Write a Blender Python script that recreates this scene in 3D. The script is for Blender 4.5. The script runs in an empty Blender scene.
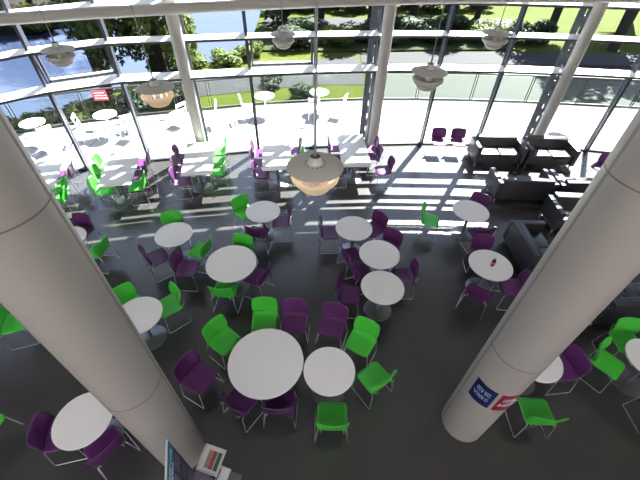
import bpy, bmesh, math, random
from mathutils import Vector, Matrix
R = math.radians; PI = math.pi
random.seed(7)
sc = bpy.context.scene
COL = sc.collection

# ---------------------------------------------------------------- materials
def nodes(name):
    m = bpy.data.materials.new(name); m.use_nodes = True
    nt = m.node_tree; return m, nt, nt.nodes['Principled BSDF']
def pmat(name, c, rough=.5, metal=0., spec=.5, coat=0., var=0., vscale=6., bump=0., bscale=40., trans=0.):
    m, nt, b = nodes(name); N, L = nt.nodes, nt.links
    b.inputs['Base Color'].default_value = (*c, 1); b.inputs['Roughness'].default_value = rough
    b.inputs['Metallic'].default_value = metal; b.inputs['Specular IOR Level'].default_value = spec
    b.inputs['Coat Weight'].default_value = coat
    tc = N.new('ShaderNodeTexCoord')
    if var:
        n = N.new('ShaderNodeTexNoise'); n.inputs['Scale'].default_value = vscale; n.inputs['Detail'].default_value = 5
        L.new(tc.outputs['Object'], n.inputs['Vector'])
        mx = N.new('ShaderNodeMixRGB'); mx.inputs[1].default_value = (*[v*(1-var) for v in c], 1); mx.inputs[2].default_value = (*[min(1, v*(1+var)) for v in c], 1)
        L.new(n.outputs['Fac'], mx.inputs[0]); L.new(mx.outputs[0], b.inputs['Base Color'])
    if bump:
        n = N.new('ShaderNodeTexNoise'); n.inputs['Scale'].default_value = bscale
        L.new(tc.outputs['Object'], n.inputs['Vector'])
        bp = N.new('ShaderNodeBump'); bp.inputs['Strength'].default_value = bump; bp.inputs['Distance'].default_value = .01
        L.new(n.outputs['Fac'], bp.inputs['Height']); L.new(bp.outputs[0], b.inputs['Normal'])
    if trans:
        t = N.new('ShaderNodeBsdfTranslucent'); t.inputs[0].default_value = (*[min(1, v*1.6) for v in c], 1)
        mx = N.new('ShaderNodeMixShader'); mx.inputs[0].default_value = trans
        L.new(b.outputs[0], mx.inputs[1]); L.new(t.outputs[0], mx.inputs[2]); L.new(mx.outputs[0], N['Material Output'].inputs[0])
    return m
def glassmat(name, tint, gloss=.06):
    m, nt, b = nodes(name); N, L = nt.nodes, nt.links; N.remove(b)
    t = N.new('ShaderNodeBsdfTransparent'); t.inputs[0].default_value = (*tint, 1)
    g = N.new('ShaderNodeBsdfGlossy'); g.inputs['Roughness'].default_value = .02
    f = N.new('ShaderNodeFresnel'); f.inputs[0].default_value = 1.35
    mm = N.new('ShaderNodeMath'); mm.operation = 'MULTIPLY'; mm.inputs[1].default_value = gloss*10
    mx = N.new('ShaderNodeMixShader')
    L.new(f.outputs[0], mm.inputs[0]); L.new(mm.outputs[0], mx.inputs[0]); L.new(t.outputs[0], mx.inputs[1]); L.new(g.outputs[0], mx.inputs[2])
    L.new(mx.outputs[0], N['Material Output'].inputs[0]); return m

M = {}
M['floor'] = pmat('dark grey vinyl floor', (.042, .040, .040), .25, spec=.9, var=.16, vscale=1.3, bump=.03, bscale=9)
M['white_top'] = pmat('white laminate', (.80, .78, .755), .28, var=.02, vscale=3)
M['edge'] = pmat('table edge', (.42, .40, .42), .5)
M['steel'] = pmat('brushed steel', (.24, .25, .27), .32, metal=.8, var=.08, vscale=9)
M['chrome'] = pmat('chrome rod', (.75, .75, .77), .38, metal=1., var=.05)
M['green'] = pmat('green moulded plastic', (.065, .54, .05), .4, var=.05, vscale=4)
M['purple'] = pmat('purple moulded plastic', (.108, .024, .125), .38, var=.08, vscale=4)
M['pillar'] = pmat('warm grey painted steel', (.36, .34, .32), .5, var=.03, vscale=1.2)
M['seam'] = pmat('pillar joint', (.20, .15, .145), .6)
M['tube'] = pmat('pale painted tube', (.42, .405, .39), .45, var=.03, vscale=2)
M['blade'] = pmat('grey steel blade', (.035, .037, .046), .45, var=.08, vscale=3)
M['mull'] = pmat('dark anodised mullion', (.055, .058, .08), .35, spec=.5, var=.1, vscale=3)
M['fin'] = pmat('white light shelf', (.80, .80, .80), .4, var=.02, vscale=2)
M['wallp'] = pmat('off white wall paint', (.34, .32, .30), .7, var=.03)
M['glass'] = glassmat('window glass', (.86, .89, .88), .05)
M['bal_glass'] = glassmat('balustrade glass', (.84, .87, .85), .04)
M['leather'] = pmat('black leather', (.028, .029, .035), .36, spec=.7, coat=.25, var=.2, vscale=5, bump=.15, bscale=60)
M['wrinkled'] = pmat('grey blue creased leather', (.10, .11, .14), .38, spec=.6, var=.15, vscale=9)
M['lamp'] = pmat('grey enamel lamp', (.50, .49, .445), .45, var=.03)
M['lampdark'] = pmat('dark lamp socket', (.05, .045, .04), .6)
M['peach'] = pmat('lamplit peach shade', (.80, .62, .52), .45, var=.05, trans=.45)  # warm lamplight on the lower shades put into their peach colour
M['cable'] = pmat('grey cable', (.25, .25, .25), .5)
M['out_white'] = pmat('white garden furniture', (.85, .85, .85), .5)
M['rail'] = pmat('steel rail', (.022, .022, .021), .5, metal=.2)
M['post'] = pmat('balustrade post', (.02, .022, .018), .6)
M['soil'] = pmat('bark', (.016, .013, .011), .9, spec=.1, var=.3, vscale=8, bump=.4, bscale=12)
M['leafA'] = pmat('tree foliage', (.026, .042, .011), .6, spec=.12, var=.55, vscale=.9, trans=.25)
M['leafB'] = pmat('light foliage', (.05, .068, .012), .6, spec=.12, var=.5, vscale=1.1, trans=.3)
M['leafC'] = pmat('dark foliage', (.015, .026, .011), .6, spec=.12, var=.5, vscale=1.0, trans=.18)
M['concrete'] = pmat('pale concrete', (.027, .029, .027), .8, spec=.1, var=.08, vscale=.6)
M['grass'] = pmat('sunlit grass', (.025, .032, .0025), .9, spec=.05, var=.35, vscale=.7, bump=.3, bscale=20)
M['path'] = pmat('grey tarmac', (.018, .0175, .020), .85, spec=.1, var=.2, vscale=.8)
M['hedge'] = pmat('shrub bed', (.015, .020, .008), .9, spec=.05, var=.6, vscale=1.6, bump=.5, bscale=7)
M['brownbed'] = pmat('brown planting bed', (.012, .009, .008), .9, spec=.05, var=.5, vscale=2.4)
M['sign_red'] = pmat('red sign', (.55, .02, .05), .5)
M['blue'] = pmat('blue sticker', (.004, .012, .095), .45)
M['red'] = pmat('red sticker', (.23, .008, .025), .45)
M['ink_white'] = pmat('white print', (.75, .75, .78), .5)
M['ink_pale'] = pmat('pale blue print', (.35, .42, .60), .5)
M['teal'] = pmat('teal print', (.01, .22, .36), .4)
M['board_purple'] = pmat('dark purple print', (.06, .03, .09), .4)
M['mauve'] = pmat('mauve photo', (.16, .14, .20), .5, var=.5, vscale=14)
M['paleblue'] = pmat('pale photo', (.16, .26, .32), .5, var=.5, vscale=12)
M['paper'] = pmat('white paper', (.60, .60, .60), .5)
M['photo_red'] = pmat('red photo', (.30, .05, .07), .5, var=.7, vscale=40)
M['photo_brown'] = pmat('brown photo', (.28, .18, .13), .5, var=.7, vscale=50)
M['dgreen'] = pmat('dark green print', (.01, .11, .05), .5, var=.3, vscale=40)
M['bottle_red'] = pmat('red label', (.35, .03, .05), .4)
M['bottle_clear'] = pmat('pale plastic', (.55, .58, .60), .2)
M['drink'] = pmat('dark red drink', (.12, .02, .03), .15)
M['shadow_dash'] = pmat('dotted floor shadow', (.12, .12, .12), .5, metal=.5)  # tone of the dashes that stand in for a dotted shadow

def paving():
    m, nt, b = nodes('pale terrace paving'); N, L = nt.nodes, nt.links
    tc = N.new('ShaderNodeTexCoord'); mp = N.new('ShaderNodeMapping'); mp.inputs['Rotation'].default_value = (0, 0, R(4))
    br = N.new('ShaderNodeTexBrick'); br.inputs['Scale'].default_value = 1.0
    br.inputs['Color1'].default_value = (.145, .145, .155, 1); br.inputs['Color2'].default_value = (.17, .17, .178, 1); br.inputs['Mortar'].default_value = (.05, .05, .055, 1)
    br.inputs['Mortar Size'].default_value = .022; br.inputs['Brick Width'].default_value = 2.4; br.inputs['Row Height'].default_value = 1.2
    L.new(tc.outputs['Object'], mp.inputs[0]); L.new(mp.outputs[0], br.inputs['Vector']); L.new(br.outputs[0], b.inputs['Base Color'])
    b.inputs['Roughness'].default_value = .7; return m
M['paving'] = paving()
def water():
    m, nt, b = nodes('river water'); N, L = nt.nodes, nt.links
    b.inputs['Base Color'].default_value = (.018, .025, .05, 1); b.inputs['Roughness'].default_value = .12
    b.inputs['Specular IOR Level'].default_value = .5; b.inputs['Coat Weight'].default_value = .4; b.inputs['Coat IOR'].default_value = 1.7; b.inputs['Coat Roughness'].default_value = .1
    tc = N.new('ShaderNodeTexCoord'); n = N.new('ShaderNodeTexNoise'); n.inputs['Scale'].default_value = 1.2; n.inputs['Detail'].default_value = 4
    bp = N.new('ShaderNodeBump'); bp.inputs['Strength'].default_value = .25; bp.inputs['Distance'].default_value = .08
    L.new(tc.outputs['Object'], n.inputs['Vector']); L.new(n.outputs['Fac'], bp.inputs['Height']); L.new(bp.outputs[0], b.inputs['Normal']); L.new(bp.outputs[0], b.inputs['Coat Normal'])
    return m
M['water'] = water()

# ---------------------------------------------------------------- mesh builder
class MB:
    def __init__(s): s.bm = bmesh.new(); s.mats = []
    def mi(s, m):
        if m not in s.mats: s.mats.append(m)
        return s.mats.index(m)
    def _fin(s, vs, T, m):
        if T is not None:
            for v in vs: v.co = T @ v.co
        fs = {f for v in vs for f in v.link_faces}
        if m is not None:
            i = s.mi(m)
            for f in fs: f.material_index = i
        return vs
    def box(s, c, d, rz=0, m=None, T=None, bevel=0):
        r = bmesh.ops.create_cube(s.bm, size=1); vs = r['verts']
        X = Matrix.Translation(Vector(c)) @ Matrix.Rotation(rz, 4, 'Z') @ Matrix.Diagonal((*d, 1))
        for v in vs: v.co = X @ v.co
        if bevel:
            es = list({e for v in vs for e in v.link_edges})
            r = bmesh.ops.bevel(s.bm, geom=es, offset=bevel, segments=3, affect='EDGES', profile=.5)
            vs = list({v for f in r['faces'] for v in f.verts} | {v for v in vs if v.is_valid})
            fs = {f for v in vs for f in v.link_faces}; vs = list({v for f in fs for v in f.verts})
        return s._fin(vs, T, m)
    def lathe(s, prof, n=32, c=(0, 0, 0), m=None, T=None, close=False):
        rings = []; allv = []
        for r, z in prof:
            if r < 1e-6: ring = [s.bm.verts.new((c[0], c[1], c[2]+z))]
            else: ring = [s.bm.verts.new((c[0]+r*math.cos(2*PI*k/n), c[1]+r*math.sin(2*PI*k/n), c[2]+z)) for k in range(n)]
            rings.append(ring); allv += ring
        pairs = list(zip(rings, rings[1:])) + ([(rings[-1], rings[0])] if close else [])
        for a, b in pairs:
            for k in range(n):
                k2 = (k+1) % n
                if len(a) == 1 and len(b) == 1: continue
                if len(a) == 1: s.bm.faces.new((a[0], b[k], b[k2]))
                elif len(b) == 1: s.bm.faces.new((a[k], b[0], a[k2]))
                else: s.bm.faces.new((a[k], b[k], b[k2], a[k2]))
        return s._fin(allv, T, m)
    def tube(s, pts, r, n=8, m=None, closed=False, T=None):
        pts = [Vector(p) for p in pts]; rings = []; allv = []; up = None
        for i, p in enumerate(pts):
            if closed: d = (pts[(i+1) % len(pts)]-pts[i-1])
            else: d = (pts[min(i+1, len(pts)-1)]-pts[max(i-1, 0)])
            d.normalize()
            if up is None: up = Vector((0, 0, 1)) if abs(d.z) < .9 else Vector((1, 0, 0))
            a = d.cross(up); 
            if a.length < 1e-4: a = d.cross(Vector((0, 1, 0)))
            a.normalize(); b = d.cross(a).normalized(); up = -b if False else up
            rings.append([s.bm.verts.new(p+a*r*math.cos(2*PI*k/n)+b*r*math.sin(2*PI*k/n)) for k in range(n)]); allv += rings[-1]
        for a, b in list(zip(rings, rings[1:])) + ([(rings[-1], rings[0])] if closed else []):
            for k in range(n): s.bm.faces.new((a[k], a[(k+1) % n], b[(k+1) % n], b[k]))
        if not closed:
            s.bm.faces.new(rings[0]); s.bm.faces.new(rings[-1][::-1])
        return s._fin(allv, T, m)
    def prism(s, poly, z0, z1, m=None, T=None):
        a = [s.bm.verts.new((x, y, z0)) for x, y in poly]; b = [s.bm.verts.new((x, y, z1)) for x, y in poly]
        s.bm.faces.new(a[::-1]); s.bm.faces.new(b); n = len(poly)
        for k in range(n): s.bm.faces.new((a[k], a[(k+1) % n], b[(k+1) % n], b[k]))
        return s._fin(a+b, T, m)
    def grid(s, fn, nu, nv, th=None, m=None):
        g = [[s.bm.verts.new(fn(i/nu, j/nv)) for j in range(nv+1)] for i in range(nu+1)]
        for i in range(nu):
            for j in range(nv): s.bm.faces.new((g[i][j], g[i+1][j], g[i+1][j+1], g[i][j+1]))
        return s._fin([v for r in g for v in r], None, m)
    def build(s, name, mat=None, parent=None, smooth=False, solid=0, loc=None):
        bmesh.ops.recalc_face_normals(s.bm, faces=s.bm.faces)
        me = bpy.data.meshes.new(name); s.bm.to_mesh(me); s.bm.free()
        if s.mats:
            for k in s.mats: me.materials.append(M[k])
        else: me.materials.append(M[mat])
        if smooth:
            for p in me.polygons: p.use_smooth = True
            try: me.set_sharp_from_angle(angle=R(38))
            except Exception: pass
        o = bpy.data.objects.new(name, me); COL.objects.link(o)
        if parent: o.parent = parent
        if loc: o.location = loc
        if solid:
            md = o.modifiers.new('thickness', 'SOLIDIFY'); md.thickness = solid; md.offset = 0
            md.use_even_offset = False
        return o
def tag(o, label=None, cat=None, group=None, kind=None):
    if label: o['label'] = label
    if cat: o['category'] = cat
    if group: o['group'] = group
    if kind: o['kind'] = kind
    return o
def empty(name, loc=(0, 0, 0), rz=0):
    o = bpy.data.objects.new(name, None); o.empty_display_size = .1; COL.objects.link(o); o.location = loc; o.rotation_euler = (0, 0, rz); return o
KIDS = {}
def kids(o): return [c for c in bpy.data.objects if c.parent == o]
def dup(o, loc, rz, label, group=None, parent=None, tree=None):
    c = o.copy(); COL.objects.link(c); c.location = loc; c.rotation_euler = (0, 0, rz); tag(c, label, None, group)
    def rec(t, par):
        for ch, sub in t:
            d = ch.copy(); COL.objects.link(d); d.parent = par; rec(sub, d)
    rec(tree, c); return c
def treeof(o): return [(c, treeof(c)) for c in kids(o)]
class Proto:
    def __init__(s, root): s.root = root; s.tree = treeof(root); s.used = False
    def put(s, loc, rz, label, group=None):
        if not s.used:
            s.used = True; r = s.root; r.location = loc; r.rotation_euler = (0, 0, rz); tag(r, label, None, group); return r
        return dup(s.root, loc, rz, label, group, tree=s.tree)

# ---------------------------------------------------------------- facade plan
F = [(-12.9, 5.6), (-11.5, 6.75), (-10.1, 7.7), (-8.6, 8.5), (-7.07, 9.11), (-5.39, 9.65), (-3.77, 10.04), (-2.09, 10.44), (-.25, 10.78), (1.48, 11.03),
     (3.39, 11.2), (5.3, 11.24), (7.19, 11.2), (9.01, 11.06), (10.85, 10.75), (12.65, 10.3)]
STRUCT = {3, 6, 9, 12, 15}
TOP = 6.6
def nrm(i):
    a = Vector(F[max(i-1, 0)]); b = Vector(F[min(i+1, len(F)-1)]); d = (b-a).normalized(); return Vector((-d.y, d.x))   # outward
def offs(k): return [tuple(Vector(F[i])+nrm(i)*k) for i in range(len(F))]

# floor (one slab under the whole curve)
fl = MB(); fl.prism([(-12.9, -8)]+[tuple(p) for p in offs(.05)]+[(12.65, -8)], -.2, 0); tag(fl.build('floor', 'floor'), kind='structure')
ce = MB(); ce.prism([(-12.9, -5.9)]+[tuple(p) for p in offs(.05)]+[(12.65, -5.9)], 9.0, 9.3); tag(ce.build('ceiling', 'wallp'), kind='structure')
for nm, c, d in (('wall_left', (-13.05, -1.2, 4.5), (.3, 13.6, 9)), ('wall_right', (12.8, 1.1, 4.5), (.3, 18.2, 9)), ('wall_back', (0, -8.15, 4.5), (25.8, .3, 9))):
    w = MB(); w.box(c, d); tag(w.build(nm, 'wallp'), kind='structure')
# opaque wall above the glazing
up = MB(); up.prism(offs(.2)+offs(-.06)[::-1], TOP, 9.0); tag(up.build('wall_front', 'wallp'), kind='structure')
sl = MB(); sl.prism(offs(.10)+offs(-.05)[::-1], 0, .06); tag(sl.build('baseboard_front', 'mull'), kind='structure')
gr = MB()  # dotted shadow inside the glass, laid on the floor as small dashes
for i in range(len(F)-1):
    for k in (.42, 1.02):
        a = Vector(F[i])-nrm(i)*k; b = Vector(F[i+1])-nrm(i+1)*k; n = int((b-a).length/.09); ang = math.atan2(b.y-a.y, b.x-a.x)
        for j in range(n):
            p = a.lerp(b, (j+.5)/n); gr.box((p.x, p.y, .003), (.045, .02, .006), ang)
tag(gr.build('trim_20', 'shadow_dash'), kind='structure')

LEV = [(2.50, .31, .07), (3.36, .17, .08), (4.14, .18, .06), (4.67, .12, .05), (5.18, .33, .10), (5.93, .22, .10), (6.5, .08, .05)]   # height of nose, depth, rise to the glass
ZO = [-.55, -.5, -.42, -.30, -.11]+[0]*20
wn = 0
for i in range(len(F)-1):
    wn += 1
    a, b = Vector(F[i]), Vector(F[i+1]); d = (b-a).normalized(); n = Vector((-d.y, d.x)); ang = math.atan2(d.y, d.x); L = (b-a).length
    root = empty('window_%d' % wn, (a.x, a.y, 0), ang); tag(root, kind='structure')
    # local: x along bay, y outward
    vent = i in (4, 7)
    dz = ZO[i+1]-ZO[i]; zm = (ZO[i]+ZO[i+1])/2; RS = Matrix(((1, 0, 0, 0), (0, 1, 0, 0), (dz/L, 0, 1, ZO[i]), (0, 0, 0, 1)))
    g = MB()
    for z0, z1 in ([(.06, 2.48+zm), (3.34+zm, TOP)] if vent else [(.06, TOP)]):
        g.box((L/2, 0, (z0+z1)/2), (L-.05, .016, z1-z0))
    g.build('pane', 'glass', root)
    for z, dep, rise in LEV:
        t = MB(); t.box((L/2, -dep+.012, z-.02), (L+dep*.1, .03, .045), T=RS); t.box((L/2, -.03, z-.02), (L-.04, .06, .05), T=RS); t.build('transom', 'mull', root)
        t = MB(); sl_ = math.hypot(dep, rise)
        T = RS @ Matrix.Translation((L/2, -dep/2, z+rise/2+.012)) @ Matrix.Rotation(math.atan2(rise, dep), 4, 'X')
        t.box((0, 0, 0), (L+dep*.08, sl_, .022), T=T); t.build('light_shelf', 'fin', root)
    if vent:
        T = RS @ Matrix.Translation((0, .02, 3.31)) @ Matrix.Rotation(R(9), 4, 'X') @ Matrix.Translation((0, 0, -3.31))
        f = MB(); w = .06
        for c, dd in (((L/2, 0, 3.30), (L-.12, .06, w)), ((L/2, 0, 2.60), (L-.12, .06, w)), ((.10, 0, 2.95), (w, .06, .75)), ((L-.10, 0, 2.95), (w, .06, .75))): f.box(c, dd, T=T)
        vf = f.build('vent_frame', 'mull', root)
        f = MB(); f.box((L/2, 0, 2.66), (L-.22, .05, .03), T=T); f.box((L/2, .0, 2.585), (L-.14, .07, .012), T=T); f.build('bead', 'fin', vf)
        f = MB(); f.box((L/2, 0, 2.95), (L-.2, .014, .62), T=T); f.build('vent_pane', 'glass', vf)
tn = 0
for i, (x, y) in enumerate(F):
    tn += 1; n = nrm(i); ang = math.atan2(n.y, n.x)
    t = MB()
    t.box((x-n.x*.02, y-n.y*.02, TOP/2), (.16, .065, TOP), ang); t.box((x+n.x*.08, y+n.y*.08, TOP/2), (.05, .09, TOP), ang)
    o = t.build('trim_%d' % tn, 'mull'); tag(o, kind='structure')
    if i in STRUCT:
        # perforated steel post standing just outside the glass
        b = MB(); tx, ty = -n.y, n.x; ox, oy = x+n.x*.48, y+n.y*.48
        for off, wd in ((.075, .17), (-.12, .10)): b.box((ox+tx*off, oy+ty*off, 4.5), (.07, wd, 9.0), ang)
        z = .16
        while z < 9:
            b.box((ox-tx*.04, oy-ty*.04, z), (.06, .10, .27), ang); z += .44
        bl = b.build('perforated_post', 'blade', o)
# round pale columns and the ring tube just inside the glass
cols = {3: (-8.45, 8.05), 6: (-3.71, 9.84), 9: (1.64, 10.68), 12: (7.05, 10.88), 15: (12.3, 9.7)}
clab = {3: 'slim pale round column by the glass, hidden behind the near left pillar', 6: 'slim pale round column at the glass behind the left rectangular tables',
        9: 'slim pale round column at the glass behind the centre right rectangular table', 12: 'slim pale round column at the glass behind the right black sofa', 15: 'slim pale round column at the far right end of the glass'}
for i, (x, y) in cols.items():
    r = empty('slim_column', (x, y, 0)); tag(r, clab[i], 'column', 'slim round columns along the glass wall')
    m = MB(); m.lathe([(0, 0), (.155, 0), (.155, 8.98), (0, 8.98)], 32); m.build('shaft', 'tube', r, smooth=True)
    m = MB(); n = nrm(i); ang = math.atan2(n.y, n.x)
    for z in (1.2, 2.35, 3.3, 4.15): m.box((n.x*.2, n.y*.2, z), (.24, .05, .08), ang)
    m.build('bracket', 'fin', r)
tp = [tuple(Vector(F[i])-nrm(i)*.62) for i in range(len(F))]
ss = []
for i in range(len(tp)-1):
    for k in range(4): p = Vector(tp[i]).lerp(Vector(tp[i+1]), k/4); ss.append((p.x, p.y, 4.06+.026*(p.x+6.7)))
ss.append((*tp[-1], 4.5))
m = MB(); m.tube(ss, .115, 16); tag(m.build('trim_21', 'tube', smooth=True), kind='structure')

# ---------------------------------------------------------------- big near pillars
def pillar(x, y, seam_deg, label, rr=.318):
    r = empty('pillar', (x, y, 0)); tag(r, label, 'pillar', 'thick round pillars near the viewer')
    m = MB(); m.lathe([(0, 0), (rr, 0), (rr, 8.98), (0, 8.98)], 96); m.build('casing', 'pillar', r, smooth=True)
    for z in (2.30, 4.64, 7.0):
        m = MB(); m.lathe([(rr-.02, z-.006), (rr+.0015, z-.006), (rr+.0015, z+.006), (rr-.02, z+.006)], 96, close=True); m.build('joint_ring', 'seam', r, smooth=True)
    m = MB(); a = R(seam_deg)
    for da in (-.03, .03): m.box(((rr-.001)*math.cos(a+da), (rr-.001)*math.sin(a+da), 4.49), (.006, .006, 8.9), a)
    m.build('seam', 'seam', r)
    return r
pillar(-1.957, 1.636, 20, 'thick warm grey pillar on the left with the information board at its foot', .302)
pillar(2.36, 2.165, 172, 'thick warm grey pillar on the right carrying blue and red stickers')

# stickers on the right pillar, curved with it; angle measured from the direction facing the viewer's foot
def curved_patch(cx, cy, rad, a0, a1, z0, z1, name, mat, parent=None, th=.002):
    m = MB(); n = 10; vs = []
    for k in range(n+1):
        a = a0+(a1-a0)*k/n
        vs.append([m.bm.verts.new((cx+q*math.cos(a), cy+q*math.sin(a), z)) for q, z in ((rad, z0), (rad+th, z0), (rad+th, z1), (rad, z1))])
    for u, v in zip(vs, vs[1:]):
        for k in range(4): m.bm.faces.new((u[k], u[(k+1) % 4], v[(k+1) % 4], v[k]))
    m.bm.faces.new(vs[0]); m.bm.faces.new(vs[-1][::-1])
    return m.build(name, mat, parent)
def strokes(fn, rows, seed, name, mat, parent):
    """small curved pen strokes standing in lines, as far as the lettering can be made out"""
    rnd = random.Random(seed); m = MB()
    for u0, u1, v, h in rows:
        u = u0
        while u < u1:
            w = rnd.uniform(.04, .09); k = rnd.choice((0, 1, 2)); pts = []
            for j in range(7):
                t = j/6
                if k == 0: q = (u+w*.5*(1-math.cos(t*PI)), v+h*(.5+.5*math.sin(t*2*PI)))
                elif k == 1: q = (u+w*.2, v+h*t)
                else: q = (u+w*.5+w*.5*math.cos(.6+t*5), v+h*.5+h*.5*math.sin(.6+t*5))
                pts.append(fn(*q))
            m.tube(pts, .0045, 5); u += w*1.25
    return m.build(name, mat, parent)
RX, RY = 2.36, 2.165
base = math.atan2(-RY, -RX)
def sticker(a0, a1, mat, name, label, seed):
    A0, A1 = base+R(a0), base+R(a1)
    o = curved_patch(RX, RY, .3185, A0, A1, 1.26, 1.70, name, mat); tag(o, label, 'sticker')
    def fn(u, v):
        a = A0+(A1-A0)*u; return (RX+.3215*math.cos(a), RY+.3215*math.sin(a), 1.26+.44*v)
    strokes(fn, [(.2, .8, .58, .2), (.14, .84, .30, .18)], seed, 'lettering', 'ink_pale' if mat == 'blue' else 'ink_white', o)
# the left side (seen from the viewer) has the larger angle
sticker(-28, 24, 'blue', 'sticker', 'square dark blue sticker with pale lettering on the right pillar', 3)
sticker(32, 84, 'red', 'sticker', 'square red sticker with white lettering on the right pillar', 5)

# ---------------------------------------------------------------- chairs
def make_chair(mat, cat_label):
    r = empty('cafe_chair'); tag(r, cat_label, 'chair')
    # seat pan: rounded trapezoid with a dipped middle, front rolls down, rear rises
    def seat(u, v):
        a, b = 2*u-1, 2*v-1                     # a: rear -1 .. front 1, b: side
        k = 9.0; s = (abs(a)**k+abs(b)**k)**(1/k) if (a or b) else 1; q = max(abs(a), abs(b)); f = q/s if s else 1
        a, b = a*f, b*f
        hw = .225-.008*a
        z = .452-.012*(1-b*b)-(.030*max(0, a-.55)**2/.2)+(.045*max(0, -a-.6)**1.5/.25)
        return (a*.21, b*hw, z)
    m = MB(); m.grid(seat, 14, 14); m.build('seat', mat, r, smooth=True, solid=.012)
    def back(u, v):
        a, b = 2*u-1, 2*v-1
        k = 10.0; s = (abs(a)**k+abs(b)**k)**(1/k) if (a or b) else 1; q = max(abs(a), abs(b)); f = q/s if s else 1
        a, b = a*f, b*f
        z = .65+a*.16; y = b*(.235-.012*a*a)
        return (-.212-.030*(a+1)+(.075-.03*a*a)*b*b, y, z)
    m = MB(); m.grid(back, 14, 14); m.build('backrest', mat, r, smooth=True, solid=.013)
    for sgn in (-1, 1):
        y0, y1 = sgn*.205, sgn*.25
        pts = [(-.13, y0*.9, .437), (-.19, y0, .43), (-.215, y0*1.04, .40), (-.245, y1, .03), (-.235, y1, .012), (-.21, y1, .008), (.17, y1, .008), (.195, y1, .012), (.203, y1, .03), (.172, y0*1.03, .40), (.155, y0, .425), (.12, y0*.9, .430)]
        m = MB(); m.tube(pts, .0065, 8); m.build('sled_leg', 'chrome', r, smooth=True)
        m = MB(); m.tube([(-.16, y0*.8, .438), (-.225, y0*.8, .455), (-.250, y0*.8, .50), (-.262, y0*.78, .60)], .006, 6); m.build('back_rod', 'chrome', r, smooth=True)
    m = MB(); m.tube([(.12, -.19, .43), (.12, .19, .43)], .006, 6); m.tube([(-.13, -.19, .436), (-.13, .19, .436)], .006, 6); m.build('cross_bar', 'chrome', r, smooth=True)
    return Proto(r)
CH = {'g': make_chair('green', ''), 'p': make_chair('purple', '')}
CW = {'g': 'green', 'p': 'purple'}
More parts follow.
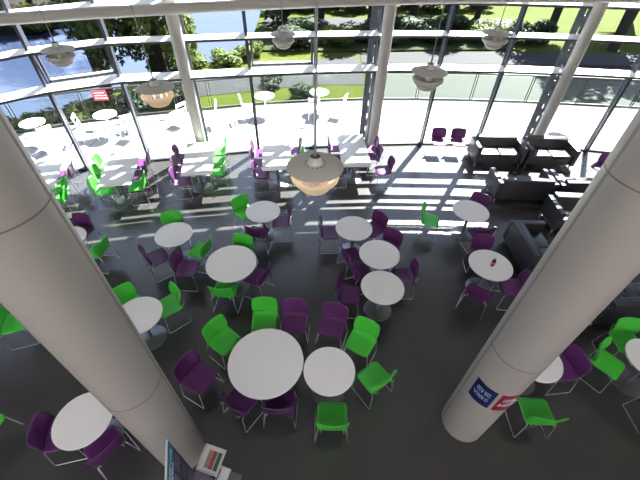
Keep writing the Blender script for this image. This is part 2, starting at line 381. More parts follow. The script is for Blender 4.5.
chairs = [  # colour, x, y, facing, label, group
 ('g', -3.36, 6.02, -70, 'green chair behind the round table by the left pillar end, backrest towards the glass', 1),
 ('p', -3.45, 5.15, 38, 'purple chair tucked at the near left of that same round table beside the left pillar', 1),
 ('p', -2.72, 4.86, -2, 'purple chair facing right between the two left hand round tables', 1),
 ('g', -2.61, 5.39, 165, 'green chair turned left between the two left hand round tables', 1),
 ('g', -1.70, 5.30, -105, 'green chair hidden behind the medium round table left of centre', 1),
 ('g', -1.83, 4.33, 86, 'green chair in front of the medium round table, its back to the viewer', 1),
 ('p', -1.27, 4.68, 158, 'purple chair at the right side of the medium round table left of centre', 1),
 ('g', -2.81, 3.91, -138, 'green chair angled beside the round table half covered by the left pillar', 1),
 ('g', -3.50, 3.87, -42, 'green chair behind the round table half covered by the left pillar', 1),
 ('g', -1.83, 6.70, -42, 'green chair at the left of the small round table nearest the big hanging lamp', 1),
 ('p', -.93, 6.42, 185, 'purple chair at the right of the small round table nearest the big hanging lamp', 1),
 ('p', -1.42, 6.02, 82, 'purple chair in front of the small round table nearest the big hanging lamp', 1),
 ('p', .22, 6.07, 3, 'purple chair at the left of the rear table in the row of three', 1),
 ('p', 1.24, 6.22, -140, 'purple chair at the right rear of the rear table in the row of three', 1),
 ('p', 1.50, 5.62, -128, 'purple chair at the right rear of the middle table in the row of three', 1),
 ('p', .71, 5.36, 20, 'purple chair at the left rear of the middle table in the row of three', 1),
 ('p', .88, 4.90, 20, 'purple chair at the near left of the middle table in the row of three', 1),
 ('p', .60, 4.30, -4, 'purple chair at the left of the front table in the row of three', 1),
 ('p', 1.72, 4.80, 180, 'purple chair turned left at the right of the row of three tables', 1),
 ('g', -.97, 3.64, -89, 'green chair straight behind the largest round table', 1),
 ('p', -.42, 3.63, -91, 'purple chair behind the largest round table, next to the green one', 1),
 ('g', -1.61, 3.22, -36, 'green chair at the rear left of the largest round table', 1),
 ('p', .26, 3.56, -107, 'purple chair behind the small front table beside the largest round table', 1),
 ('g', .76, 3.26, -119, 'green chair behind right of the small front table, tilted towards it', 1),
 ('p', -1.87, 2.55, -27, 'purple chair standing off at the left of the largest round table', 1),
 ('p', -1.13, 2.24, 55, 'purple chair at the near left of the largest round table, back to viewer', 1),
 ('p', -.55, 2.22, 89, 'purple chair at the near right of the largest round table, back to viewer', 1),
 ('g', .93, 2.64, 127, 'green chair turned away at the right of the small front table', 1),
 ('g', .25, 2.02, 90, 'green chair in the front centre, its back straight to the viewer', 1),
 ('p', -3.57, 1.69, 14, 'purple chair at the left of the lower left table under the pillar', 1),
 ('p', -2.93, 1.55, 143, 'purple chair at the near right of the lower left table under the pillar', 1),
 ('g', -5.38, 3.48, 20, 'green chair at the left picture edge behind the left pillar', 1),
 ('g', -4.79, 1.74, -15, 'green chair cut off by the left picture edge near the bottom', 1),
 ('p', -5.43, 5.84, -100, 'purple chair peeking out behind the middle of the left pillar', 1),
 ('g', -4.80, 5.30, 172, 'green chair in half shade right beside the left pillar, turned left', 1),
 ('g', 2.66, 6.62, -18, 'single green chair in the light stripes standing apart from any table', 1),
 ('p', 3.90, 7.05, -122, 'purple chair behind the round table next to the black sofas', 1),
 ('p', 3.72, 6.20, 100, 'purple chair in front of the rear table next to the black sofas', 1),
 ('p', 3.57, 5.50, -95, 'purple chair behind the table with the drink bottle', 1),
 ('p', 3.16, 4.42, 57, 'purple chair at the near left of the table with the drink bottle', 1),
 ('p', 3.87, 4.58, 175, 'purple chair at the near right of the bottle table against the right pillar', 1),
 ('p', 4.05, 2.88, -172, 'purple chair at the table peeking out behind the right pillar foot', 1),
 ('g', 3.36, 2.17, 89, 'green chair at the right of the right pillar foot, back to the viewer', 1),
 ('g', 5.48, 3.40, -92, 'green chair at the right edge in front of the creased leather sofa', 1),
 ('g', 4.92, 2.98, -52, 'green chair at the right edge, left of the partly visible table', 1),
 ('p', 3.75, 10.55, -90, 'left one of the two purple chairs standing against the glass', 1),
 ('p', 4.37, 10.55, -92, 'right one of the two purple chairs standing against the glass', 1),
 ('g', 5.38, 2.28, 90, 'chair in the lower right corner showing only its sled leg', 1),
 ('p', 8.28, 9.25, 215, 'purple chair in shade right of the sofas, half behind the right pillar', 1),
 # rectangular tables
 ('p', -6.98, 8.12, 196, 'purple chair nearest the glass at the leftmost rectangular table', 2),
 ('g', -6.85, 7.55, 196, 'green chair in the middle of the right side of the leftmost rectangular table', 2),
 ('g', -6.60, 7.05, 196, 'green chair nearest the viewer at the leftmost rectangular table', 2),
 ('g', -5.63, 7.45, 13, 'green chair, nearest of three on the left of the second rectangular table', 2),
 ('g', -5.85, 8.02, 13, 'green chair, middle of three on the left of the second rectangular table', 2),
 ('g', -6.05, 8.58, 13, 'green chair, farthest of three on the left of the second rectangular table', 2),
 ('p', -5.17, 8.85, 193, 'purple chair nearest the glass on the right of the second rectangular table', 2),
 ('p', -5.02, 8.24, 190, 'purple chair in the middle on the right of the second rectangular table', 2),
 ('g', -4.87, 7.68, 190, 'green chair nearest the viewer on the right of the second rectangular table', 2),
 ('p', -3.76, 7.99, 10, 'purple chair, nearest of three on the left of the third rectangular table', 2),
 ('p', -3.90, 8.58, 10, 'purple chair, middle of three on the left of the third rectangular table', 2),
 ('p', -4.06, 9.18, 10, 'purple chair, farthest of three on the left of the third rectangular table', 2),
 ('g', -3.12, 9.58, 191, 'green chair, farthest of three on the right of the third rectangular table', 2),
 ('g', -3.05, 9.02, 191, 'green chair, middle of three on the right of the third rectangular table', 2),
 ('g', -2.93, 8.47, 191, 'green chair, nearest of three on the right of the third rectangular table', 2),
 ('p', -1.66, 8.41, 7, 'purple chair, nearest of three on the left of the fourth rectangular table', 2),
 ('p', -1.80, 8.98, 7, 'purple chair, middle of three on the left of the fourth rectangular table', 2),
 ('p', -1.89, 9.54, 7, 'purple chair, farthest of three on the left of the fourth rectangular table', 2),
 ('p', -.88, 9.72, 187, 'purple chair nearest the glass on the right of the fourth rectangular table', 2),
 ('g', -.78, 9.16, 187, 'green chair half hidden by the big lamp at the fourth rectangular table', 2),
 ('p', .50, 8.72, 4, 'purple chair partly behind the big lamp at the fifth rectangular table', 2),
 ('p', .42, 9.35, 4, 'purple chair, middle of three on the left of the fifth rectangular table', 2),
 ('p', .40, 9.95, 4, 'purple chair, farthest of three on the left of the fifth rectangular table', 2),
 ('p', 1.46, 9.95, 184, 'purple chair beside the slim column at the fifth rectangular table', 2),
 ('p', 1.50, 9.42, 190, 'purple chair in the middle on the right of the fifth rectangular table', 2),
 ('p', 1.76, 8.78, 186, 'purple chair pulled out on the right of the fifth rectangular table', 2),
]
for c, x, y, a, lab, g in chairs:
    CH[c].put((x, y, 0), R(a), lab, 'cafe chairs around the round tables' if g == 1 else 'cafe chairs along the rectangular tables')

# ---------------------------------------------------------------- tables
def round_table(x, y, r, label, rb=.28):
    t = empty('round_table', (x, y, 0)); tag(t, label, 'table', 'round white pedestal tables')
    m = MB(); m.lathe([(0, .713), (r-.03, .713), (r-.004, .722), (r, .730), (r-.001, .736), (r-.006, .740), (0, .740)], 64); m.build('tabletop', 'white_top', t, smooth=True)
    m = MB(); m.lathe([(r-.003, .7215), (r+.002, .7225), (r+.002, .733), (r-.003, .734)], 64, close=True); m.build('edge_band', 'edge', t, smooth=True)
    m = MB(); m.lathe([(0, .03), (.038, .03), (.038, .69), (.07, .70), (.13, .705), (.13, .712), (0, .712)], 24); m.build('pedestal', 'steel', t, smooth=True)
    m = MB(); m.lathe([(0, 0), (rb, 0), (rb, .008), (rb-.012, .016), (.08, .028), (.045, .04), (0, .04)], 48); m.build('base', 'steel', t, smooth=True)
for a in [(-3.16, 5.57, .395, 'round table left of centre, first from the left pillar, sun stripe on it'), (-1.76, 4.78, .50, 'medium round table left of centre with green and purple chairs'),
          (-1.35, 6.43, .40, 'small round table just in front of the big hanging lamp, left of centre'), (.75, 5.93, .41, 'rear round table in the close row of three right of centre'),
          (1.24, 5.14, .42, 'middle round table in the close row of three right of centre'), (1.21, 4.27, .41, 'front round table in the close row of three right of centre'),
          (3.57, 6.65, .42, 'round table by the black sofas with its tall pedestal showing'), (3.47, 4.92, .43, 'round table with a red drink bottle on it'),
          (-.80, 2.71, .592, 'largest round white table in the front centre'), (.20, 2.59, .40, 'small round table touching the right of the largest table'),
          (-3.12, 3.50, .40, 'round table half hidden behind the middle of the left pillar'), (-3.22, 1.78, .385, 'round table at lower left beside the left pillar foot'),
          (3.53, 2.88, .40, 'round table mostly hidden behind the lower right pillar'), (5.45, 2.90, .40, 'round table cut off by the right picture edge'), (-5.37, 5.33, .40, 'round table almost fully hidden behind the left pillar')]:
    round_table(*a)
def rect_table(x, y, a, w, l, label):
    t = empty('rectangular_table', (x, y, 0), a); tag(t, label, 'table', 'long white tables at the glass wall')
    m = MB(); m.box((0, 0, .725), (w, l, .03), bevel=.008); m.build('tabletop', 'white_top', t, smooth=True)
    for s in (-1, 1):
        m = MB(); m.lathe([(0, .03), (.038, .03), (.038, .69), (.10, .70), (.10, .709), (0, .709)], 24, c=(0, s*.42, 0)); m.build('pedestal', 'steel', t, smooth=True)
        m = MB(); m.lathe([(0, 0), (.28, 0), (.28, .008), (.268, .016), (.08, .028), (.045, .04), (0, .04)], 48, c=(0, s*.42, 0)); m.build('base', 'steel', t, smooth=True)
for a in [(-7.24, 7.66, R(22), .8, 1.5, 'leftmost rectangular table, half hidden by the left pillar'), (-5.385, 8.09, R(12.5), .80, 1.68, 'second rectangular table from the left with green chairs both sides'),
          (-3.45, 8.71, R(10.5), .81, 1.74, 'third rectangular table, in front of the left slim column'), (-1.30, 8.98, R(7.5), .80, 1.58, 'fourth rectangular table, just left of the big hanging lamp'),
          (.90, 9.40, R(4), .82, 1.86, 'rightmost rectangular table, beside the slim column')]:
    rect_table(*a)

# drink bottle
b = empty('drink_bottle', (3.49, 4.90, .741)); tag(b, 'small red labelled drink bottle standing on a round table', 'bottle')
m = MB(); m.lathe([(0, 0), (.033, 0), (.036, .012), (.036, .13), (.030, .155), (.016, .178), (.016, .19), (0, .19)], 24); m.build('bottle_body', 'drink', b, smooth=True)
m = MB(); m.lathe([(.0365, .03), (.038, .03), (.038, .125), (.0365, .125)], 24, close=True); m.build('bottle_label', 'bottle_red', b, smooth=True)
m = MB(); m.box((-.026, -.029, .08), (.02, .002, .03), R(-48)); m.build('label_mark', 'ink_white', b)
m = MB(); m.lathe([(0, .188), (.019, .188), (.019, .215), (0, .215)], 20); m.build('cap', 'bottle_clear', b, smooth=True)

# ---------------------------------------------------------------- sofas (local: seat faces -y, back at +y)
def sofa(x, y, rz, w, d, label, nseat=2, wrinkle=False):
    t = empty('leather_sofa', (x, y, 0), rz); tag(t, label, 'sofa', 'black leather sofas in the lounge corner')
    m = MB(); m.box((0, .02, .215), (w-.02, d-.06, .17), bevel=.015); m.build('base', 'leather', t, smooth=True)
    m = MB(); m.box((0, d/2-.075, .42), (w-.26, .15, .62), bevel=.02)
    T = Matrix.Translation((0, d/2-.19, .55)) @ Matrix.Rotation(R(-10), 4, 'X')
    m.box((0, 0, 0), (w-.28, .10, .34), T=T, bevel=.03); m.build('back', 'leather', t, smooth=True)
    for s in (-1, 1):
        m = MB(); m.box((s*(w/2-.065), 0, .385), (.13, d, .52), bevel=.015); m.build('armrest', 'leather', t, smooth=True)
    cw = (w-.28)/nseat
    for k in range(nseat):
        cx = -(w-.28)/2+cw*(k+.5)
        if wrinkle:
            m = MB(); ph = k*1.7
            def f(u, v, cx=cx, ph=ph):
                e = min(u, 1-u, v, 1-v); z = .44*min(1, .72+e*5)
                z += .018*math.sin(26*(u*1.1+.5*v*v+.1*math.sin(5*v+ph))+ph)*min(1, e*8)+.012*math.sin(11*v+6*u)
                return (cx+(u-.5)*(cw-.01), -.07+(v-.5)*(d-.20), z+.03)
            m.grid(f, 60, 30); m.build('seat_cushion', 'wrinkled', t, smooth=True, solid=.02)
        else:
            m = MB(); m.box((cx, -.07, .36), (cw-.012, d-.22, .14), bevel=.03); m.build('seat_cushion', 'leather', t, smooth=True)
    for sx in (-1, 1):
        for sy in (-1, 1):
            m = MB(); m.lathe([(0, 0), (.02, 0), (.02, .13), (0, .13)], 12, c=(sx*(w/2-.07), sy*(d/2-.07), 0)); m.build('foot', 'chrome', t, smooth=True)
sofa(5.53, 10.24, 0, 1.52, .82, 'black leather sofa against the glass, left one of the pair')
sofa(7.13, 10.22, R(-1), 1.52, .82, 'black leather sofa against the glass, right one of the pair')
sofa(5.57, 8.38, R(180), 1.60, .80, 'black leather sofa seen from behind, nearest the purple chairs')
sofa(7.20, 8.36, R(180), 1.55, .80, 'black leather sofa in line right of the one seen from behind')
sofa(6.58, 7.12, R(-2), 1.50, .82, 'black leather sofa facing the viewer, half behind the right pillar')
sofa(4.88, 5.78, R(90), 1.40, .80, 'black leather sofa turned right, right of the bottle table')
sofa(6.15, 4.42, R(182), 1.62, .84, 'sofa with creased grey blue seats at the right picture edge', 2, True)

# ---------------------------------------------------------------- pendant lamps
def pendant(x, y, z, low, label):
    t = empty('pendant_lamp', (x, y, z)); tag(t, label, 'lamp', 'layered pendant lamps')
    m = MB(); m.lathe([(.050, .085), (.056, .05), (.068, .022), (.10, .012), (.20, .0), (.250, -.016), (.252, -.020), (.20, -.006), (.10, .004), (.05, .008), (.044, .085)], 64, close=True); m.build('top_shade', 'lamp', t, smooth=True)
    m = MB()
    for k in range(14): a = 2*PI*k/14; m.box((.088*math.cos(a), .088*math.sin(a), .017), (.010, .010, .006), a)
    m.build('vent_hole', 'lampdark', t)['kind'] = 'stuff'
    m = MB(); m.lathe([(0, .088), (.030, .088), (.044, .084), (.044, .05), (0, .05)], 32); m.build('socket', 'lampdark', t, smooth=True)
    m = MB(); m.lathe([(.195, -.098), (.218, -.112), (.214, -.135), (.190, -.165), (.150, -.190), (.140, -.194), (.138, -.190), (.186, -.162), (.209, -.134), (.212, -.114), (.195, -.104)], 64, close=True); m.build('middle_shade', low, t, smooth=True)
    m = MB(); m.lathe([(.120, -.182), (.152, -.196), (.150, -.215), (.125, -.245), (.085, -.262), (0, -.268), (0, -.262), (.085, -.256), (.122, -.240), (.145, -.214), (.146, -.199), (.12, -.188)], 64); m.build('bottom_shade', low, t, smooth=True)
    m = MB(); m.lathe([(0, -.19), (.05, -.19), (.06, -.12), (.035, -.06), (.035, .01), (0, .01)], 32)
    for k in range(3):
        a = 2*PI*k/3+.3; m.tube([(.14*math.cos(a), .14*math.sin(a), .002), (.205*math.cos(a), .205*math.sin(a), -.104)], .005, 6); m.tube([(.10*math.cos(a), .10*math.sin(a), .005), (.135*math.cos(a), .135*math.sin(a), -.188)], .005, 6)
    m.build('strut', 'lamp', t)
    if low == 'peach':
        pl = bpy.data.lights.new('lamp_bulb', 'POINT'); pl.energy = .45; pl.color = (1, .88, .82); pl.shadow_soft_size = .03
        po = bpy.data.objects.new('bulb_light', pl); COL.objects.link(po); po.parent = t; po.location = (.10, 0, -.12)
        pl2 = bpy.data.objects.new('bulb_light', pl); COL.objects.link(pl2); pl2.parent = t; pl2.location = (-.08, -.06, -.12)
    m = MB(); m.tube([(0, 0, .05), (0, 0, .19)], .011, 10); m.tube([(0, 0, .19), (0, 0, 9-z)], .0065, 8); m.build('cable', 'cable', t, smooth=True)
for a in [(-.06, 2.70, 4.33, 'peach', 'nearest hanging lamp, large in view over the fourth rectangular table'), (1.46, 5.22, 4.33, 'lamp', 'grey hanging lamp right of centre before the balustrade'),
          (-2.28, 4.85, 4.15, 'peach', 'peach glowing hanging lamp left of the slim column'), (-.82, 7.66, 4.15, 'lamp', 'small grey hanging lamp in front of the far trees'),
          (-4.32, 6.19, 4.20, 'lamp', 'grey hanging lamp at the upper left before the river'), (2.97, 6.98, 4.42, 'lamp', 'small grey hanging lamp at the upper right')]:
    pendant(*a)

# ---------------------------------------------------------------- information board and leaflet stand by the left pillar
ax, ay = -1.62, 1.27; ux, uy = .285, -.958; ang = math.atan2(uy, ux)
bo = empty('information_board', (ax+ux*.35, ay+uy*.35, 0), ang); tag(bo, 'tall teal and purple information board at the left pillar foot', 'board')
# local x along the board, local +y faces right / viewer
m = MB(); m.box((0, 0, 1.10), (.70, .022, 1.20)); m.build('panel', 'paper', bo)
m = MB(); m.box((0, .0125, 1.56), (.68, .003, .25)); hd = m.build('header', 'teal', bo)
strokes(lambda u, v: (.30-.6*u, .016, 1.47+.2*v), [(.28, .92, .42, .34), (.30, .80, .05, .22)], 11, 'header_lettering', 'ink_white', hd)
m = MB(); m.box((0, .0125, .97), (.68, .003, .92)); m.build('field', 'board_purple', bo)
for z in (1.30, .98, .66):
    for k, x in enumerate((-.22, 0, .22)):
        m = MB(); m.box((x, .0155, z), (.17, .003, .24)); m.build('picture', 'mauve' if (k+int(z*10)) % 2 else 'paleblue', bo)
for s in (-1, 1):
    m = MB(); m.box((s*.3, 0, .26), (.03, .03, .5)); m.build('leg', 'steel', bo); m = MB(); m.box((s*.3, 0, .01), (.05, .34, .02)); m.build('foot', 'steel', bo)

ls = empty('leaflet_stand', (-1.235, 1.24, 0), math.atan2(-.11, .27)+R(7)); tag(ls, 'white leaflet stand with a tilted tray of coloured leaflets', 'stand')
m = MB(); m.box((0, 0, .01), (.36, .30, .02), bevel=.006); m.build('base', 'steel', ls)
m = MB(); m.box((0, 0, .54), (.05, .04, 1.06)); m.build('pole', 'steel', ls)
T = Matrix.Translation((0, 0, 1.10)) @ Matrix.Rotation(R(14), 4, 'X')
m = MB(); m.box((0, 0, -.01), (.25, .27, .012), T=T)
for c, d in (((0, .135, .01), (.262, .012, .05)), ((0, -.135, .01), (.262, .012, .05)), ((-.126, 0, .01), (.012, .27, .05)), ((.126, 0, .01), (.012, .27, .05))): m.box(c, d, T=T)
tr = m.build('tray', 'paper', ls)
m = MB(); m.box((0, 0, .006), (.235, .25, .015), T=T); lf = m.build('leaflet', 'paper', tr)
m = MB(); m.box((-.035, 0, .015), (.05, .19, .002), T=T); m.build('leaflet_picture', 'photo_brown', tr)
m = MB(); m.box((.02, 0, .015), (.055, .19, .002), T=T); m.build('leaflet_picture', 'photo_red', tr)
m = MB(); m.box((.082, 0, .015), (.05, .19, .002), T=T); m.build('leaflet_picture', 'dgreen', tr)
m = MB(); m.box((.17, -.12, .92), (.12, .26, .03), bevel=.012); m.box((.07, 0, .90), (.12, .03, .02)); m.build('side_shelf', 'paper', ls)
m = MB(); m.box((-.10, -.20, .86), (.20, .18, .03), bevel=.012); m.box((-.04, -.07, .86), (.03, .16, .02)); m.build('lower_shelf', 'mauve', ls)

# ---------------------------------------------------------------- outdoors
BAL = [(-13.0, 9.6), (-12.0, 10.4), (-10.4, 11.3), (-8.5, 12.25), (-7.05, 12.8), (-5.6, 13.25), (-4.4, 13.6), (-2.4, 14.2), (-.4, 14.6), (1.7, 14.9), (3.9, 15.05), (6.2, 15.1), (8.5, 15.05), (10.6, 14.95), (12.8, 14.8), (16, 14.4)]
te = MB(); te.prism([tuple(p) for p in offs(.06)][::-1]+[(BAL[0][0]-1, BAL[0][1]-1)]+BAL+[(17, 10)], -.25, -.02); tag(te.build('terrace_paving', 'paving'), kind='structure')
bl = empty('glass_balustrade', (0, 0, 0)); tag(bl, 'glass balustrade with steel handrail round the terrace', 'balustrade')
m = MB(); m.tube([(x, y, 1.08) for x, y in BAL], .032, 10); m.build('handrail', 'rail', bl, smooth=True)
m = MB()
for a, b in zip(BAL, BAL[1:]):
    L = math.dist(a, b); an = math.atan2(b[1]-a[1], b[0]-a[0]); m.box(((a[0]+b[0])/2, (a[1]+b[1])/2, .03), (L, .06, .06), an)
m.build('base_channel', 'rail', bl)
for i, (a, b) in enumerate(zip(BAL, BAL[1:])):
    L = math.dist(a, b); an = math.atan2(b[1]-a[1], b[0]-a[0])
    m = MB(); m.box(((a[0]+b[0])/2, (a[1]+b[1])/2, .55), (L-.1, .014, .92), an); m.build('glass_panel', 'bal_glass', bl)
    m = MB()
    dx, dy = math.cos(an)*.06, math.sin(an)*.06
    for s in (-1, 1): m.box((a[0]+s*dx*.7, a[1]+s*dy*.7, .54), (.022, .05, 1.08), an)
    m.build('post', 'post', bl)

def ground(name, poly, z, mat, th=.1):
    m = MB(); m.prism(poly, z-th, z); o = m.build(name, mat); tag(o, kind='structure'); return o
m = MB(); m.box((-10, 45, -1.9), (120, 90, .1)); tag(m.build('river', 'water'), kind='structure')
ground('lawn', [(-14.5, 8.5), (-13.3, 11.5), (-12.0, 13.4), (-11.2, 14.3), (-10.6, 15.5), (-9.7, 17.0), (-8.4, 19.6), (-6.8, 20.6), (-4.7, 22.2), (-4.9, 27.9), (-5.4, 34.9), (-5.5, 60), (60, 60), (60, 8.5), (18, 8.5), (17.2, 14.2)]+[(x, y+.05) for x, y in BAL[::-1]], -.6, 'grass', 1.3)
ground('path', [(-6.8, 15.8), (-3.6, 16.9), (-1.0, 17.9), (2.0, 18.2), (2.0, 22.6), (-.8, 21.9), (-3.8, 20.3), (-6.3, 19.3)], -.585, 'path', .02)
ground('road', [(2.2, 15.3), (17, 14.6), (30, 14), (30, 20.0), (17.5, 20.4), (6.3, 20.3), (2.2, 19.9)], -.585, 'concrete', .02)
ground('planting_bed', [(2.1, 20.2), (6.3, 20.35), (17.5, 20.5), (28, 20.0), (28, 22.0), (15.9, 22.1), (6.5, 21.6), (2.1, 21.3)], -.55, 'brownbed', .05)
ground('road', [(2.1, 21.5), (6.5, 21.7), (15.9, 22.2), (40, 22.0), (40, 24.4), (19.7, 24.5), (12.8, 24.4), (6, 23.8), (2.1, 23.3)], -.575, 'path', .02)
ground('shrub_bank', [(-4.2, 23.0), (2.0, 23.4), (6, 24.0), (12.0, 24.6), (12.6, 28.2), (6.5, 28.3), (-.4, 27.6), (-4.2, 27.4)], -.5, 'hedge', .1)
ground('footpath', [(-4.6, 28.9), (-.4, 29.0), (7.0, 29.8), (14.2, 30.6), (15.0, 33.3), (7.4, 32.7), (-.5, 31.9), (-4.6, 31.5)], -.58, 'path', .02)
ground('far_bank', [(-60, 29), (-26, 29.5), (-22.5, 30.2), (-21.0, 32.5), (-20.0, 36), (-18, 46), (-60, 60)], -1.4, 'brownbed', .4)

# trees and bushes: leaf meshes shared
def crown_mesh(name, seed, n, mat, flat=1.0, size=.22, blobs=9):
    rnd = random.Random(seed); bm = bmesh.new()
    cs = [(Vector((rnd.uniform(-.62, .62), rnd.uniform(-.62, .62), rnd.uniform(-.55, .6)*flat)), rnd.uniform(.32, .5)) for _ in range(blobs)]
    for k in range(n):
        c, r = rnd.choice(cs); v = Vector((rnd.gauss(0, 1), rnd.gauss(0, 1), rnd.gauss(0, 1))).normalized()
        p = c+v*r*rnd.uniform(.75, 1.08); s = size*rnd.uniform(.6, 1.3)
        a = Vector((rnd.gauss(0, 1), rnd.gauss(0, 1), rnd.gauss(0, .6))).normalized(); b = a.cross(v)
        if b.length < .1: continue
        b.normalize()
        q = [bm.verts.new(p+a*s*.5), bm.verts.new(p+b*s*.32), bm.verts.new(p-a*s*.5), bm.verts.new(p-b*s*.32)]; bm.faces.new(q)
    me = bpy.data.meshes.new(name); bm.to_mesh(me); bm.free(); me.materials.append(M[mat]); return me
CM = {'A': crown_mesh('crown leaves', 1, 5200, 'leafA', size=.115), 'B': crown_mesh('crown leaves light', 2, 4200, 'leafB', size=.11), 'C': crown_mesh('crown leaves dark', 3, 5200, 'leafC', size=.12),
      'D': crown_mesh('bush leaves', 4, 1500, 'leafB', flat=.6, size=.17, blobs=6), 'E': crown_mesh('bush leaves dark', 5, 1500, 'leafC', flat=.6, size=.18, blobs=6)}
def tree(x, y, z0, h, r, kind, label, lean=(0, 0), tr=.22, cz=.62):
    t = empty('tree', (x, y, z0)); tag(t, label, 'tree', 'trees beyond the terrace')
    m = MB(); pts = [(0, 0, -.1), (lean[0]*.2, lean[1]*.2, h*.2), (lean[0]*.6, lean[1]*.6, h*.45), (lean[0], lean[1], h*.8)]
    m.tube(pts, tr, 12)
    rnd = random.Random(int(x*10)+int(y))
    for k in range(5):
        a = rnd.uniform(0, 2*PI); zz = h*rnd.uniform(.3, .6); m.tube([(lean[0]*.5, lean[1]*.5, zz), (lean[0]*.5+math.cos(a)*r*.4, lean[1]*.5+math.sin(a)*r*.4, zz+h*.12), (lean[0]*.5+math.cos(a)*r*.7, lean[1]*.5+math.sin(a)*r*.7, zz+h*.2)], tr*.32, 8)
    m.build('trunk', 'soil', t, smooth=True)
    c = bpy.data.objects.new('crown', CM[kind]); COL.objects.link(c); c.parent = t; c.location = (lean[0], lean[1], h*cz); c.scale = (r, r, h*.5); c.rotation_euler = (0, 0, x)
def bush(x, y, z0, r, h, kind, label):
    c = bpy.data.objects.new('bush', CM[kind]); COL.objects.link(c); c.location = (x, y, z0+h*.45); c.scale = (r, r, h*.8); c.rotation_euler = (0, 0, x*2)
    tag(c, label, 'bush', 'bushes beyond the terrace')
tree(-10.0, 16.4, -.6, 6.5, 2.3, 'A', 'large dark tree on the near river bank at the upper left', tr=.26)
tree(-7.7, 17.8, -.6, 6.2, 2.3, 'B', 'leafy tree on the bank left of the slim column', tr=.2)
tree(-22.5, 31.5, -1.3, 5.0, 3.0, 'B', 'yellow green tree across the river at the far left')
tree(-27.0, 33.5, -1.3, 5.0, 3.2, 'B', 'pale tree farther along the opposite river bank')
tree(-2.9, 28.6, -.6, 6.0, 2.6, 'C', 'dark tree on the river bank above the small grey lamp', cz=.5)
tree(-.4, 31.8, -.6, 7.0, 2.9, 'C', 'dark tree at the top centre left of the middle column', tr=.3, cz=.6)
tree(3.4, 31.0, -.6, 9.0, 2.7, 'A', 'tree with dark trunk at the top right of the middle column', tr=.28, cz=.75)
tree(6.7, 31.6, -.6, 9.0, 2.6, 'B', 'sunlit tree with dark trunk at the top between the lamps', tr=.3, cz=.78)
tree(10.0, 33.0, -.6, 10, 3.0, 'A', 'tall tree with dark trunk at the top behind the upper right lamp', tr=.38, cz=.8)
tree(12.2, 33.4, -.6, 10, 2.6, 'B', 'thin trunked tree at the top right of the upper right lamp', tr=.25, cz=.8)
tree(15.8, 28.6, -.6, 9.0, 2.2, 'A', 'tree trunk seen beside the right slim column', tr=.27, cz=.85)
tree(18.4, 25.2, -.6, 14, 3.6, 'A', 'thick tree trunk on the bright lawn at the upper right', (3.2, 5.5), tr=.30, cz=.9)
tree(24.5, 33.5, -.6, 12, 3.0, 'B', 'tree on the bright lawn at the far upper right', tr=.35, cz=.85)
for x, y, z, r, h, k, lab in [(-24.2, 30.3, -1.4, 1.8, 1.6, 'B', 'yellowish bush on the opposite river bank at the far left edge'), (-21.6, 31.0, -1.4, 1.7, 1.5, 'D', 'bright bush on the opposite bank at the upper left'), (-20.8, 34.0, -1.4, 1.7, 1.5, 'B', 'yellowish bush on the opposite bank behind the upper left lamp'), (-8.6, 19.6, -1.0, 1.6, 2.6, 'A', 'leafy growth by the water left of the slim column'), (-9.2, 13.5, -.6, .9, .8, 'D', 'low bright bush behind the red sign'), (-10.9, 12.6, -.6, .9, .7, 'D', 'low bright bush at the far left of the balustrade'), (-12.3, 12.2, -.8, .9, .7, 'D', 'low bush at the left end of the terrace'),
        (-7.6, 14.4, -.6, .95, .9, 'E', 'dark bush behind the peach lamp'), (-6.7, 15.9, -.6, 1.0, .9, 'E', 'dark bush left of the slim column by the bank'),
        (-7.0, 19.8, -.7, 1.2, .9, 'D', 'bright bush on the river edge just right of the left slim column'), (-5.5, 20.9, -.7, 1.1, .8, 'D', 'bright bush in the middle of the river edge'), (-4.3, 22.0, -.7, 1.0, .9, 'D', 'bright bush at the right end of the river edge'),
        (-.95, 16.3, -.6, .75, .7, 'E', 'single round dark shrub on the lawn beyond the balustrade'), (-2.6, 17.6, -.6, .7, .6, 'E', 'small dark shrub beside the path on the lawn'),
        (-1.6, 24.6, -.5, 1.8, 1.1, 'C', 'dark shrub mass behind the tilted centre window'), (1.3, 24.9, -.5, 1.7, 1.1, 'B', 'yellowish shrub left of the middle slim column'), (4.2, 25.6, -.5, 1.9, 1.2, 'C', 'dark shrub mass right of the middle slim column'),
        (7.4, 26.2, -.5, 1.9, 1.2, 'C', 'dark shrub mass before the footpath between the lamps'), (10.6, 26.3, -.5, 1.7, 1.2, 'B', 'mottled shrub mass beneath the upper right lamp'), (13.4, 26.3, -.5, 1.4, 1.1, 'C', 'dark shrub left of the right slim column')]:
    bush(x, y, z, r, h, k, lab)

for k in range(9):
    x = -3.5+k*2.1; bush(x, 34.9+.12*x+(k % 3)*.6, -.6, 1.75, 2.3, 'CBA'[k % 3], ['dark undergrowth on the far slope above the footpath, %s' % q for q in ('first from the river', 'by the dark bank tree', 'left of the middle column', 'behind the middle column', 'right of the middle column', 'under the sunlit tree', 'behind the tall trunk', 'under the thin trunk', 'before the bright lawn')][k])
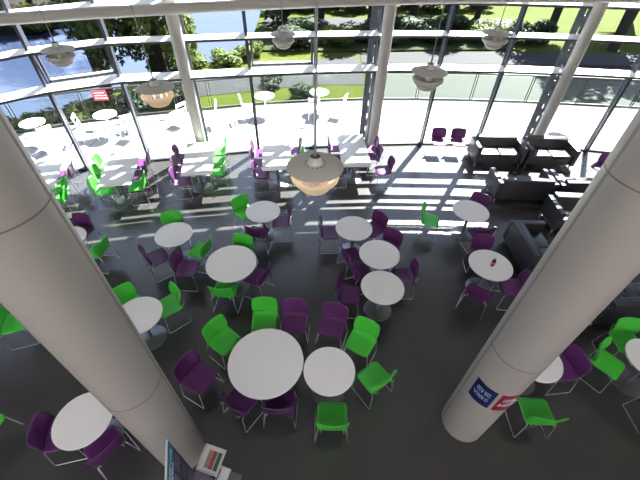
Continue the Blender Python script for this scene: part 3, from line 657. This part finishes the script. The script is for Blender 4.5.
# terrace furniture
def bistro_table(x, y, label, r=.36):
    t = empty('terrace_table', (x, y, -.02)); tag(t, label, 'table', 'white terrace tables')
    m = MB(); m.lathe([(0, .72), (r, .72), (r, .745), (0, .745)], 40); m.build('tabletop', 'out_white', t, smooth=True)
    m = MB(); m.tube([(0, 0, .02), (0, 0, .72)], .025, 10); m.build('stem', 'out_white', t, smooth=True)
    for k in range(3):
        a = 2*PI*k/3; m = MB(); m.tube([(0, 0, .12), (.28*math.cos(a), .28*math.sin(a), .01)], .014, 6); m.build('leg', 'out_white', t)
for a in [(-9.25, 10.57, 'white terrace table at the far left beside the left pillar'), (-7.27, 11.3, 'white terrace table under the red sign'), (-2.21, 13.2, 'white terrace table left of the centre mullion'), (-.18, 13.7, 'white terrace table behind the centre mullion'), (8.85, 12.6, 'white terrace table at the right behind the right slim column')]:
    bistro_table(*a)
def terrace_chair():
    r = empty('terrace_chair'); tag(r, 'x', 'chair')
    m = MB(); m.box((0, 0, .44), (.42, .42, .03), bevel=.01); m.build('seat', 'out_white', r)
    m = MB(); m.tube([(-.2, -.2, .44), (-.27, -.2, .85), (-.27, .2, .85), (-.2, .2, .44)], .02, 8); m.box((-.265, 0, .80), (.02, .38, .09)); m.box((-.225, 0, .60), (.02, .38, .06)); m.build('backrest', 'out_white', r)
    for sx in (-1, 1):
        for sy in (-1, 1):
            m = MB(); m.tube([(sx*.18, sy*.19, .44), (sx*.23, sy*.22, .01)], .017, 8); m.build('leg', 'out_white', r)
    return Proto(r)
TC = terrace_chair()
for x, y, a, lab in [(-7.85, 11.0, 20, 'white terrace chair left of the table under the red sign'), (-6.85, 11.75, 215, 'white terrace chair just right of the red sign'), (-6.55, 11.1, 170, 'white terrace chair in front right of the red sign'), (-5.2, 12.2, 150, 'white terrace chair beside the peach lamp'), (-4.05, 12.2, 200, 'white terrace chair right of the left slim column'),
                     (-2.8, 12.9, 20, 'white terrace chair left of the terrace table left of centre'), (.55, 13.2, 160, 'white terrace chair right of the table behind the centre mullion'), (-.3, 13.0, 80, 'white terrace chair in front of the table behind the centre mullion'), (-8.8, 10.2, 150, 'white terrace chair at the far left terrace table')]:
    TC.put((x, y, -.02), R(a), lab, 'white terrace chairs')
s = empty('warning_sign', (-7.75, 12.2, -.02), R(8)); tag(s, 'small red sign with white lines of text on the terrace', 'sign')
m = MB(); m.box((0, 0, 1.0), (.46, .02, .34)); sb = m.build('sign_plate', 'sign_red', s)
m = MB()
rr = random.Random(4)
for z in (1.09, 1.0, .91):
    x = -.18
    while x < .16: w = rr.uniform(.03, .08); m.box((x+w/2, -.012, z), (w, .004, .035)); x += w+.02
m.build('lettering', 'ink_white', sb)
m = MB(); m.tube([(0, .02, 0), (0, .02, .84)], .015, 8); m.build('post', 'rail', s)

# ---------------------------------------------------------------- light
S = bpy.data.lights.new('sun', 'SUN'); S.energy = 75; S.angle = R(.4); S.color = (1, .97, .92)
so = bpy.data.objects.new('sun', S); COL.objects.link(so)
el = R(50); d = Vector((.5*math.cos(el), .866*math.cos(el), math.sin(el))); so.rotation_euler = d.to_track_quat('Z', 'Y').to_euler()
w = bpy.data.worlds.new('sky'); sc.world = w; w.use_nodes = True; N, L = w.node_tree.nodes, w.node_tree.links
bg = N['Background']; tc = N.new('ShaderNodeTexCoord'); sx = N.new('ShaderNodeSeparateXYZ'); cr = N.new('ShaderNodeValToRGB')
L.new(tc.outputs['Generated'], sx.inputs[0]); L.new(sx.outputs[2], cr.inputs[0]); L.new(cr.outputs[0], bg.inputs[0])
cr.color_ramp.elements[0].position = 0; cr.color_ramp.elements[0].color = (.30, .34, .50, 1)
cr.color_ramp.elements[1].position = .75; cr.color_ramp.elements[1].color = (.60, .69, 1, 1)
bg.inputs[1].default_value = 2.6

# ---------------------------------------------------------------- camera
cam = bpy.data.cameras.new('camera'); co = bpy.data.objects.new('camera', cam); COL.objects.link(co)
cam.sensor_width = 36; cam.lens = 36*355/640; cam.clip_start = .05; cam.clip_end = 300
co.location = (0, 0, 6)
th, roll = R(43.7), math.atan2(10, 372)
fwd = Vector((0, math.cos(th), -math.sin(th))); upv = Vector((0, math.sin(th), math.cos(th))); rt = Vector((1, 0, 0))
c_, s_ = math.cos(roll), math.sin(roll)
# image x axis and image up axis in the world
ix = rt*c_+upv*s_; iy = upv*c_-rt*s_
co.matrix_world = Matrix(((ix.x, iy.x, -fwd.x, 0), (ix.y, iy.y, -fwd.y, 0), (ix.z, iy.z, -fwd.z, 6), (0, 0, 0, 1)))
sc.camera = co
vs = sc.view_settings; vs.view_transform = 'Standard'; vs.look = 'None'; vs.gamma = 1; vs.use_curve_mapping = False; vs.exposure = 0.45
